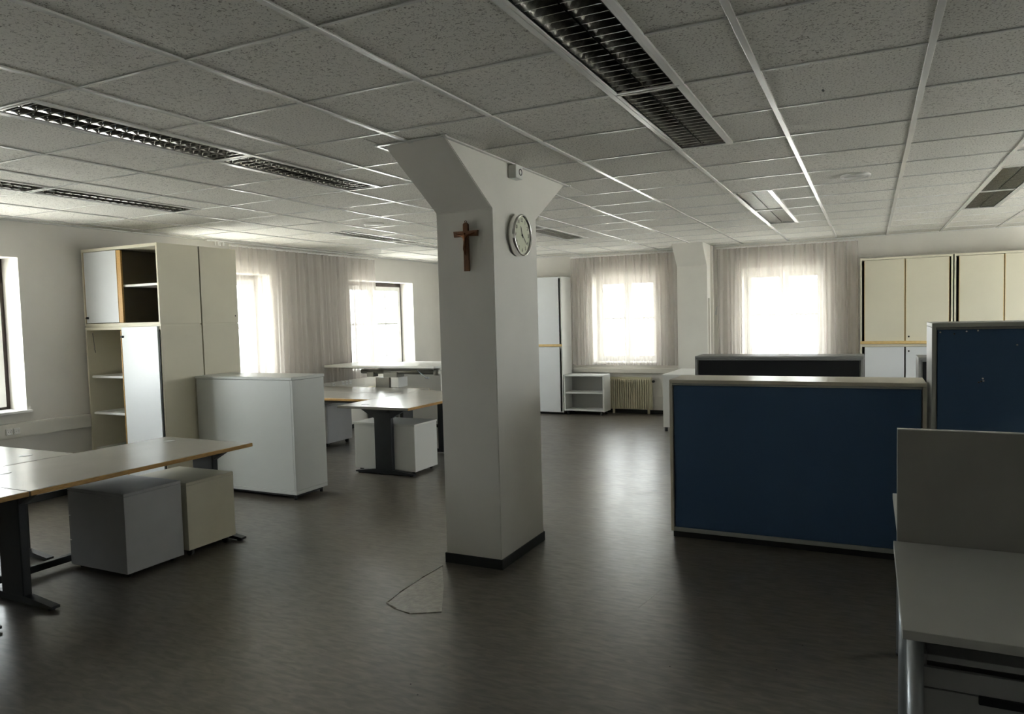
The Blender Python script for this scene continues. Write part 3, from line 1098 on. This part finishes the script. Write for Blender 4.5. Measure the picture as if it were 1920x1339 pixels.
box(t, 'clamp_block', -0.24, -0.13, -0.27, -0.16, 0.835, 0.90, 'mechanism_grey', 0.006)
box(t, 'carriage', 0.03, 0.25, -0.27, -0.1, 0.83, 0.90, 'mechanism_grey', 0.006)
box(t, 'gear_housing', -0.08, 0.14, -0.29, -0.05, 0.66, 0.83, 'mechanism_grey', 0.006)
box(t, 'gear_cover', 0.142, 0.27, -0.27, -0.06, 0.70, 0.835, 'white_laminate', 0.006)
box(t, 'column', 0.0, 0.16, -0.14, 0.02, 0.05, 0.66, 'mechanism_grey', 0.006)
box(t, 'foot', 0.03, 0.13, -0.34, 0.34, 0.0, 0.05, 'black_metal', 0.008)
box(t, 'base_plate', -0.45, 0.55, -0.08, 0.0, 0.0, 0.035, 'black_metal', 0.008) if False else None

# white cabinet beside the raised table
t = thing('low_cabinet', 'white cabinet with lidded top showing just left of the pillar', 'cabinet', (-4.35, 7.2, 0))
box(t, 'lid', -0.42, 0.455, -0.2, 0.24, 0.885, 0.94, 'white_laminate', 0.004)
box(t, 'body', -0.41, 0.445, -0.19, 0.22, 0.05, 0.884, 'white_laminate', 0.003)
box(t, 'plinth', -0.39, 0.425, -0.17, 0.2, 0.0, 0.049, 'black_plastic')

# ------------------------------------------------------------------ blue and black backed cabinets
def backed_cabinet(label, x0, x1, yf, yb, z1, fabric, frame, top, fw=0.028, cat='cabinet', pins=(), group=None):
    t = thing('partition_cabinet', label, cat, ((x0 + x1) / 2, (yf + yb) / 2, 0), group=group)
    ox, oy = t.location.x, t.location.y
    a0, a1, b0, b1 = x0 - ox, x1 - ox, yf - oy, yb - oy
    zb = 0.045
    box(t, 'plinth', a0 + 0.012, a1 - 0.012, b0 + 0.02, b1 - 0.02, 0.0, zb, 'black_plastic')
    box(t, 'top_panel', a0, a1, b0 - 0.002, b1 + 0.002, z1 - 0.024, z1, top, 0.003)
    box(t, 'side_panel', a0, a0 + 0.022, b0, b1, zb, z1 - 0.025, top, 0.002)
    box(t, 'side_panel', a1 - 0.022, a1, b0, b1, zb, z1 - 0.025, top, 0.002)
    box(t, 'body', a0 + 0.0225, a1 - 0.0225, b0 + 0.026, b1, zb, z1 - 0.025, 'grey_laminate', 0.002)
    fb = box(t, 'fabric_panel', a0 + fw, a1 - fw, b0 + 0.007, b0 + 0.025, zb + fw, z1 - 0.025 - 0.014, fabric, 0.004)
    box(t, 'frame_bar', a0 + 0.0225, a1 - 0.0225, b0 - 0.001, b0 + 0.0255, zb, zb + fw - 0.001, frame, 0.002)
    box(t, 'frame_bar', a0 + 0.0225, a1 - 0.0225, b0 - 0.001, b0 + 0.0255, z1 - 0.0385, z1 - 0.0255, frame, 0.002)
    for px, pz, mt in pins:
        q = cyl(t, 'push_pin', (px - ox, b0 + 0.008, pz), (px - ox, b0 - 0.006, pz), 0.005, mt, 0.0035, 10)
        sub(fb, q)
    return t


backed_cabinet('low cabinet with blue fabric back and pale top, right of the pillar', 0.408, 1.975, 3.07, 3.47, 1.113, 'blue_fabric', 'alu_frame', 'beige_top')
backed_cabinet('taller cabinet with dark blue fabric back at the right edge', 1.988, 3.55, 2.90, 3.33, 1.478, 'blue_fabric', 'grey_frame', 'alu_frame',
               pins=((2.03, 1.425, 'white_paint'), (2.10, 1.415, 'clock_ink'), (2.16, 1.428, 'white_paint'), (2.215, 1.432, 'white_paint'),
                     (2.24, 1.16, 'white_paint'), (2.243, 1.147, 'alu_frame'), (2.232, 1.143, 'clock_ink'), (2.22, 1.138, 'clock_ink'), (2.40, 1.35, 'alu_frame')))
backed_cabinet('black backed cabinet with grey frame behind the low blue one', 0.118, 1.618, 5.27, 5.67, 1.145, 'black_fabric', 'grey_frame', 'grey_frame', fw=0.035)
backed_cabinet('black backed cabinet, a sliver left of the tall blue one', 2.045, 3.55, 5.27, 5.67, 1.135, 'black_fabric', 'grey_frame', 'grey_frame', fw=0.035)

# ------------------------------------------------------------------ right foreground desk
def tube_desk(label, x0, x1, y0, y1, zt=0.72):
    t = thing('desk', label, 'desk', ((x0 + x1) / 2, (y0 + y1) / 2, 0), group='grey desks with silver tube legs')
    hx, hy = (x1 - x0) / 2, (y1 - y0) / 2
    box(t, 'tabletop', -hx, hx, -hy, hy, zt - 0.026, zt, 'grey_desk', 0.002)
    for sx in (-1, 1):
        for sy in (-1, 1):
            lg = cyl(t, 'leg', (sx * (hx - 0.035), sy * (hy - 0.09), 0.02), (sx * (hx - 0.035), sy * (hy - 0.09), zt - 0.027), 0.021, 'silver_tube', seg=24)
            g = cyl(t, 'glide', (sx * (hx - 0.035), sy * (hy - 0.09), 0.0), (sx * (hx - 0.035), sy * (hy - 0.09), 0.02), 0.024, 'black_plastic', seg=20)
            sub(lg, g)
        box(t, 'side_rail', sx * (hx - 0.035) - 0.015, sx * (hx - 0.035) + 0.015, -hy + 0.12, hy - 0.12, zt - 0.07, zt - 0.028, 'silver_tube')
    return t


rd = tube_desk('light grey desk in the right foreground with a drawer unit', 1.743, 3.35, 0.192, 1.018)
box(rd, 'side_panel', 1.7855 - 2.5465, 1.7945 - 2.5465, -0.29, 0.30, 0.02, 0.645, 'white_laminate', 0.0015)
tube_desk('light grey desk hidden behind the upright grey screen', 1.76, 3.36, 1.055, 1.79)
t = thing('desk_screen', 'upright grey screen between the two right desks', 'screen', (2.55, 1.036, 0.60))
box(t, 'panel', -0.795, 0.80, -0.012, 0.012, 0.0, 0.53, 'screen_grey', 0.002)
box(t, 'top_edge', -0.795, 0.80, -0.0125, 0.0125, 0.5305, 0.534, 'rail_white', 0.001)
for q in (-0.6, 0.6):
    box(t, 'bracket', q - 0.03, q + 0.03, -0.05, -0.0125, 0.02, 0.092, 'silver_tube')

t = thing('drawer_unit', 'grey drawer unit with open tray under the right foreground desk', 'drawer unit', (2.01, 0.66, 0), group='drawer units under the desks')
hx, hy = 0.21, 0.28
box(t, 'side_panel', -hx, -hx + 0.012, -hy, hy, 0.06, 0.585, 'pedestal_grey')
box(t, 'side_panel', hx - 0.012, hx, -hy, hy, 0.06, 0.585, 'pedestal_grey')
box(t, 'top_panel', -hx + 0.0125, hx - 0.0125, -hy, hy, 0.566, 0.585, 'pedestal_grey')
box(t, 'back_panel', -hx + 0.0125, hx - 0.0125, hy - 0.012, hy, 0.06, 0.565, 'pedestal_grey')
zs = [0.08, 0.29, 0.40, 0.495, 0.556]
for k in range(4):
    d = box(t, 'drawer', -hx + 0.002, hx - 0.002, -hy - 0.018, -hy - 0.001, zs[k] + 0.002, zs[k + 1] - 0.002, 'pedestal_grey')
    if k < 3:
        h = box(t, 'handle', -0.075, 0.085, -hy - 0.030, -hy - 0.0175, zs[k + 1] - 0.020, zs[k + 1] + 0.004, 'black_metal', 0.003)
        sub(d, h)
for sx in (-1, 1):
    for sy in (-1, 1):
        cyl(t, 'caster', (sx * 0.17, sy * 0.22 - 0.012, 0.03), (sx * 0.17, sy * 0.22 + 0.012, 0.03), 0.03, 'black_plastic')

# ------------------------------------------------------------------ far end
cupboard('tall_cupboard', 'lower white cupboard at the far wall just right of the pillar', -3.70, -2.73, 8.80, 9.22, 0.0, 1.085, [(-3.68, -3.225), (-3.215, -2.775)],
         'white_laminate', 'white_door', 'white cupboards at the far wall beside the pillar', plinth=0.035, door_in=0.0)
cupboard('top_cupboard', 'upper white cupboard with wooden rail, at the far wall beside the pillar', -3.70, -2.73, 8.80, 9.22, 1.0855, 2.205, [(-3.68, -3.225), (-3.215, -2.775)],
         'white_laminate', 'white_door', 'white cupboards at the far wall beside the pillar', front_bar=(1.09, 1.13))
# open trolley shelf
t = thing('shelf_trolley', 'low open white shelf on casters below the far left curtain', 'shelf', (-2.385, 8.965, 0))
for sx in (-0.335, 0.313):
    box(t, 'side_panel', sx, sx + 0.022, -0.16, 0.15, 0.06, 0.64, 'white_laminate')
for z, nm in ((0.065, 'bottom_panel'), (0.34, 'shelf'), (0.615, 'top_panel')):
    box(t, nm, -0.3125, 0.3125, -0.155, 0.14, z, z + 0.024, 'white_laminate')
box(t, 'back_panel', -0.3125, 0.20, 0.1405, 0.1485, 0.065, 0.64, 'grey_laminate', 0)
for sx in (-0.28, 0.28):
    for sy in (-0.12, 0.11):
        cyl(t, 'caster', (sx - 0.012, sy, 0.029), (sx + 0.012, sy, 0.029), 0.029, 'black_plastic')


def radiator(label, loc, ln, rotz, z0=0.075, z1=0.57):
    t = thing('radiator', label, 'radiator', loc, rotz)
    n = int(ln / 0.036)
    box(t, 'panel', -ln / 2, ln / 2, -0.035, 0.035, z0, z1, 'radiator_cream', 0.004)
    for k in range(n):
        x = -ln / 2 + (k + 0.5) * ln / n
        box(t, 'rib', x - 0.0105, x + 0.0105, -0.062, -0.0355, z0 + 0.012, z1 - 0.02, 'radiator_cream', 0.005)
    box(t, 'top_grille', -ln / 2, ln / 2, -0.045, 0.045, z1 + 0.001, z1 + 0.01, 'radiator_cream')
    v = cyl(t, 'valve', (ln / 2, -0.01, z1 - 0.05), (ln / 2 + 0.05, -0.01, z1 - 0.05), 0.012, 'chrome')
    k = cyl(t, 'valve_knob', (ln / 2 + 0.03, -0.055, z1 - 0.05), (ln / 2 + 0.03, -0.02, z1 - 0.05), 0.02, 'black_plastic')
    for x in (-ln / 2 + 0.06, ln / 2 - 0.06):
        box(t, 'stand', x - 0.015, x + 0.015, -0.02, 0.02, 0.0, z0 - 0.001, 'radiator_cream')
    return t


radiator('cream ribbed radiator under the far curtained window', (-1.735, 9.19, 0), 0.69, 0.0)
radiator('cream ribbed radiator on the left wall under the uncurtained window', (XW + 0.06, 7.55, 0), 1.2, math.pi / 2)

# white desk with panel end beside the wall pillar
t = thing('panel_desk', 'white panel-ended desk before the wall pillar, left of the black cabinet', 'desk', (-0.42, 8.18, 0))
box(t, 'tabletop', -0.405, 0.405, -0.57, 0.57, 0.735, 0.76, 'white_laminate')
box(t, 'end_panel', -0.395, 0.395, -0.56, -0.535, 0.055, 0.734, 'white_laminate')
box(t, 'end_panel', -0.395, 0.395, 0.535, 0.56, 0.055, 0.734, 'white_laminate')
box(t, 'modesty_panel', -0.01, 0.01, -0.534, 0.534, 0.3, 0.734, 'white_laminate')
for sx in (-0.36, 0.36):
    for sy in (-0.547, 0.547):
        cyl(t, 'foot', (sx, sy, 0), (sx, sy, 0.056), 0.022, 'black_plastic')

# cream wall cupboards on the right
for k, (xa, xb, wl) in enumerate(((1.55, 2.615, 'left of the pair'), (2.63, 3.70, 'cut by the right edge'))):
    xm = (xa + xb) / 2
    for lo, z0, z1 in ((True, 0.0, 1.085), (False, 1.0855, 2.235)):
        cupboard('tall_cupboard' if lo else 'top_cupboard',
                 ('lower' if lo else 'upper') + ' cream double-door cupboard on the far right wall, ' + wl,
                 xa, xb, 8.86, 9.22, z0, z1, [(xa + 0.055, xm - 0.012), (xm + 0.006, xb - 0.045)], 'cream_laminate', 'cream_laminate' if not lo else 'white_door',
                 'cream cupboards on the far wall', plinth=0.04 if lo else 0.0, door_in=0.016, edge='light_beech' if not lo else None,
                 knobs=((1, xm + 0.04, 1.0 if lo else 1.19),), front_bar=None if lo else (1.094, 1.134), inner='cabinet_interior')

# ------------------------------------------------------------------ cable ducts and sockets
t = thing('cable_duct', 'pale cable duct along the left wall below the window, ending at the cupboards', 'cable duct', (XW, 0.3, 0.62))
box(t, 'channel', 0.0, 0.055, -4.6, 2.26, 0.0, 0.13, 'duct_plastic', 0.004)
box(t, 'lid', 0.0552, 0.06, -4.6, 2.255, 0.012, 0.118, 'duct_plastic', 0.001)
t = thing('cable_duct', 'pale cable duct behind the rear desks under the long left curtain', 'cable duct', (XW, 5.2, 0.62))
box(t, 'channel', 0.0, 0.055, -1.68, 1.65, 0.0, 0.13, 'duct_plastic', 0.004)
box(t, 'lid', 0.0552, 0.06, -1.68, 1.645, 0.012, 0.118, 'duct_plastic', 0.001)
t = thing('cable_duct', 'pale cable duct along the far wall over the radiator', 'cable duct', (-1.85, YW, 0.645))
box(t, 'channel', -0.84, 0.95, -0.07, 0.0, 0.0, 0.08, 'duct_plastic', 0.004)
box(t, 'lid', -0.84, 0.95, -0.0745, -0.0702, 0.008, 0.072, 'duct_plastic', 0.001)


def socket(y, z, x, label):
    t = thing('wall_socket', label, 'socket', (x, y, z), group='white wall sockets on the cable duct')
    bm = bmesh.new()
    add_box(bm, (0.004, 0, 0), (0.008, 0.056, 0.056), 0.004)
    obj('plate', bm, 'white_paint', t)
    bm = bmesh.new()
    add_lathe(bm, [(0.025, 0.007), (0.025, 0.012), (0.021, 0.012), (0.019, 0.001), (0.002, 0.001)], 'X', 24)
    obj('cup', bm, 'white_paint', t)
    for s in (-1, 1):
        cyl(t, 'pin_hole', (0.0095, s * 0.009, 0), (0.0105, s * 0.009, 0), 0.0032, 'clock_ink', seg=10)


socket(1.80, 0.683, XW + 0.06, 'left one of the twin sockets below the left window')
socket(1.865, 0.683, XW + 0.06, 'right one of the twin sockets below the left window')
for q, y in enumerate((6.13, 6.34, 6.42, 6.50)):
    socket(y, 0.695, XW + 0.06, ['single socket nearest the pale cabinet, behind the rear desks', 'first of three sockets in a row behind the rear desks',
                                 'middle of three sockets in a row behind the rear desks', 'last of three sockets in a row behind the rear desks'][q])


# ------------------------------------------------------------------ curtains
def curtain(label, axis, pos, a0, a1, z0, z1, pleats, amp, seed, flare=0.0):
    """pleated sheer; axis 'x' or 'y' is the direction it hangs along"""
    rnd = random.Random(seed)
    t = thing('curtain', label, 'curtain', (pos, (a0 + a1) / 2, z0) if axis == 'y' else ((a0 + a1) / 2, pos, z0), group='sheer pleated curtains')
    n = pleats * 10
    nz = 14
    # uneven pleats: warp the phase with a random walk
    ph = [0.0]
    for k in range(n):
        ph.append(ph[-1] + 2 * math.pi / 10 * (0.55 + 0.9 * rnd.random()))
    am = [amp * (0.55 + 0.9 * (0.5 + 0.5 * math.sin(0.37 * k + seed) * math.sin(0.11 * k + 2 * seed))) for k in range(n + 1)]
    bm = bmesh.new()
    rows = []
    for j in range(nz + 1):
        v = j / nz
        z = v * (z1 - z0)
        row = []
        for k in range(n + 1):
            u = k / n
            s = (u - 0.5) * (a1 - a0) * (1 + flare * (1 - v))
            f = 0.55 + 0.45 * (1 - v)
            off = am[k] * math.sin(ph[k] + 0.25 * math.sin(3 * v + 0.2 * k)) * f + 0.012 * math.sin(9 * u + seed) * (1 - v)
            sx = 0.35 * am[k] * math.cos(ph[k] * 0.5 + 1.3 * v)
            row.append(bm.verts.new((off, s + sx, z) if axis == 'y' else (s + sx, off, z)))
        rows.append(row)
    for j in range(nz):
        for k in range(n):
            f = bm.faces.new((rows[j][k], rows[j][k + 1], rows[j + 1][k + 1], rows[j + 1][k]))
            f.smooth = True
    obj('cloth', bm, 'sheer_curtain', t)
    # heading tape
    bm = bmesh.new()
    hl = (a1 - a0) / 2
    if axis == 'y':
        add_box(bm, (0, 0, z1 - z0 + 0.008), (0.02, 2 * hl, 0.02), 0.003)
    else:
        add_box(bm, (0, 0, z1 - z0 + 0.008), (2 * hl, 0.02, 0.02), 0.003)
    obj('heading_tape', bm, 'white_paint', t)
    nh = pleats
    hooks = bmesh.new()
    for k in range(nh):
        s = -hl + (k + 0.5) * 2 * hl / nh
        c = (0, s, z1 - z0 + 0.024) if axis == 'y' else (s, 0, z1 - z0 + 0.024)
        add_box(hooks, c, (0.008, 0.012, 0.014), 0.002)
    ho = obj('gliders', hooks, 'white_paint', t)
    ho['kind'] = 'stuff'
    return t


ZC = H - 0.060
curtain('long sheer curtain on the left wall behind the raised table', 'y', XW + 0.115, 4.32, 7.10, 0.74, ZC, 34, 0.034, 3, 0.005)
curtain('sheer curtain over the far window above the radiator', 'x', YW - 0.13, -2.69, -0.95, 0.775, ZC, 26, 0.026, 5)
curtain('sheer curtain over the far window right of the wall pillar', 'x', YW - 0.13, -0.37, 1.52, 0.775, ZC, 26, 0.026, 8)


def rail(label, axis, pos, a0, a1):
    t = thing('curtain_rail', label, 'curtain rail', (pos, (a0 + a1) / 2, H - 0.006) if axis == 'y' else ((a0 + a1) / 2, pos, H - 0.006))
    hl = (a1 - a0) / 2
    s = (0.03, 2 * hl) if axis == 'y' else (2 * hl, 0.03)
    box(t, 'track', -s[0] / 2, s[0] / 2, -s[1] / 2, s[1] / 2, -0.017, -0.001, 'rail_white')
    for q in (-1, 1):
        c = (0, q * (hl - 0.01)) if axis == 'y' else (q * (hl - 0.01), 0)
        box(t, 'end_cap', c[0] - 0.018, c[0] + 0.018, c[1] - 0.018, c[1] + 0.018, -0.021, 0.0, 'rail_white')
    return t


tr = rail('white ceiling rail of the long left curtain', 'y', XW + 0.115, 4.0, 7.18)
for q in range(5):
    yy = 4.12 + 0.035 * q + 0.01 * (q % 2) - 5.59
    box(tr, 'loose_glider', -0.006, 0.006, yy - 0.006, yy + 0.006, -0.06, -0.0175, 'rail_white')
rail('white ceiling rail of the curtain above the radiator', 'x', YW - 0.13, -2.72, -0.90)
rail('white ceiling rail of the curtain right of the wall pillar', 'x', YW - 0.13, -0.40, 1.58)

# tie-back hooks beside the wall pillar
for x, s, lb in ((-0.955, -1, 'thin tie-back hook left of the wall pillar'), (-0.39, 1, 'thin tie-back hook right of the wall pillar')):
    bm = bmesh.new()
    pts = [Vector((0, 0, 0)), Vector((0, -0.07, -0.03)), Vector((0, -0.13, -0.08)), Vector((0, -0.13, -0.12)), Vector((0.0, -0.09, -0.125))]
    for a, b_ in zip(pts, pts[1:]):
        add_cyl(bm, a, b_, 0.005, seg=8)
    tag(obj('tieback_hook', bm, 'silver_tube', None, (x, YW, 1.66)), lb, 'hook')

# ------------------------------------------------------------------ floor damage
def zfloor(u, v):
    d = FWD + RIGHT * ((u - 960) / 1365.24) - UP * ((v - 669.5) / 1365.24)
    k = -CAM.z / d.z
    return CAM + d * k


outl = [zfloor(*q) for q in ((829, 1062), (790, 1085), (748, 1113), (726, 1131), (742, 1142), (768, 1151), (800, 1150), (828, 1148), (832, 1100))]
cen = sum(outl, Vector()) / len(outl)
bm = bmesh.new()
add_prism(bm, [((p - cen).x, (p - cen).y) for p in outl], 0.0, 0.003, 'Z')
obj('floor_patch', bm, 'floor_patch', floor, (cen.x, cen.y, 0))['label'] = 'scuffed lighter patch of lifted linoleum'
bm = bmesh.new()
for a, b_ in zip(outl[:4], outl[1:5]):
    add_cyl(bm, (a - cen) + Vector((0, 0, 0.001)), (b_ - cen) + Vector((0, 0, 0.001)), 0.006, seg=8)
for a, b_ in zip(outl[4:7], outl[5:8]):
    add_cyl(bm, (a - cen), (b_ - cen), 0.005, seg=8)
obj('lifted_seam', bm, 'floor_patch', floor, (cen.x, cen.y, 0))['label'] = 'raised seam edge of the linoleum'

# a pale scratch and a few dark specks
a, b_ = zfloor(1197, 1140), zfloor(1240, 1105)
d = (b_ - a).normalized()
n = Vector((-d.y, d.x, 0)) * 0.003
c = (a + b_) / 2
bm = bmesh.new()
add_prism(bm, [((p - c).x, (p - c).y) for p in (a, a * 0.5 + b_ * 0.5 - n, b_, a * 0.5 + b_ * 0.5 + n)], 0.0, 0.0008, 'Z')
obj('scratch', bm, 'floor_patch', floor, (c.x, c.y, 0))['label'] = 'pale scratch in the linoleum'
for u, v in ((770, 1283), (783, 1303), (1256, 1250), (1456, 1256), (1505, 1210)):
    p = zfloor(u, v)
    bm = bmesh.new()
    add_lathe(bm, [(0.004, 0.0), (0.003, 0.0012), (0.0005, 0.0014)], 'Z', 8)
    obj('speck', bm, 'clock_ink', floor, (p.x, p.y, 0))
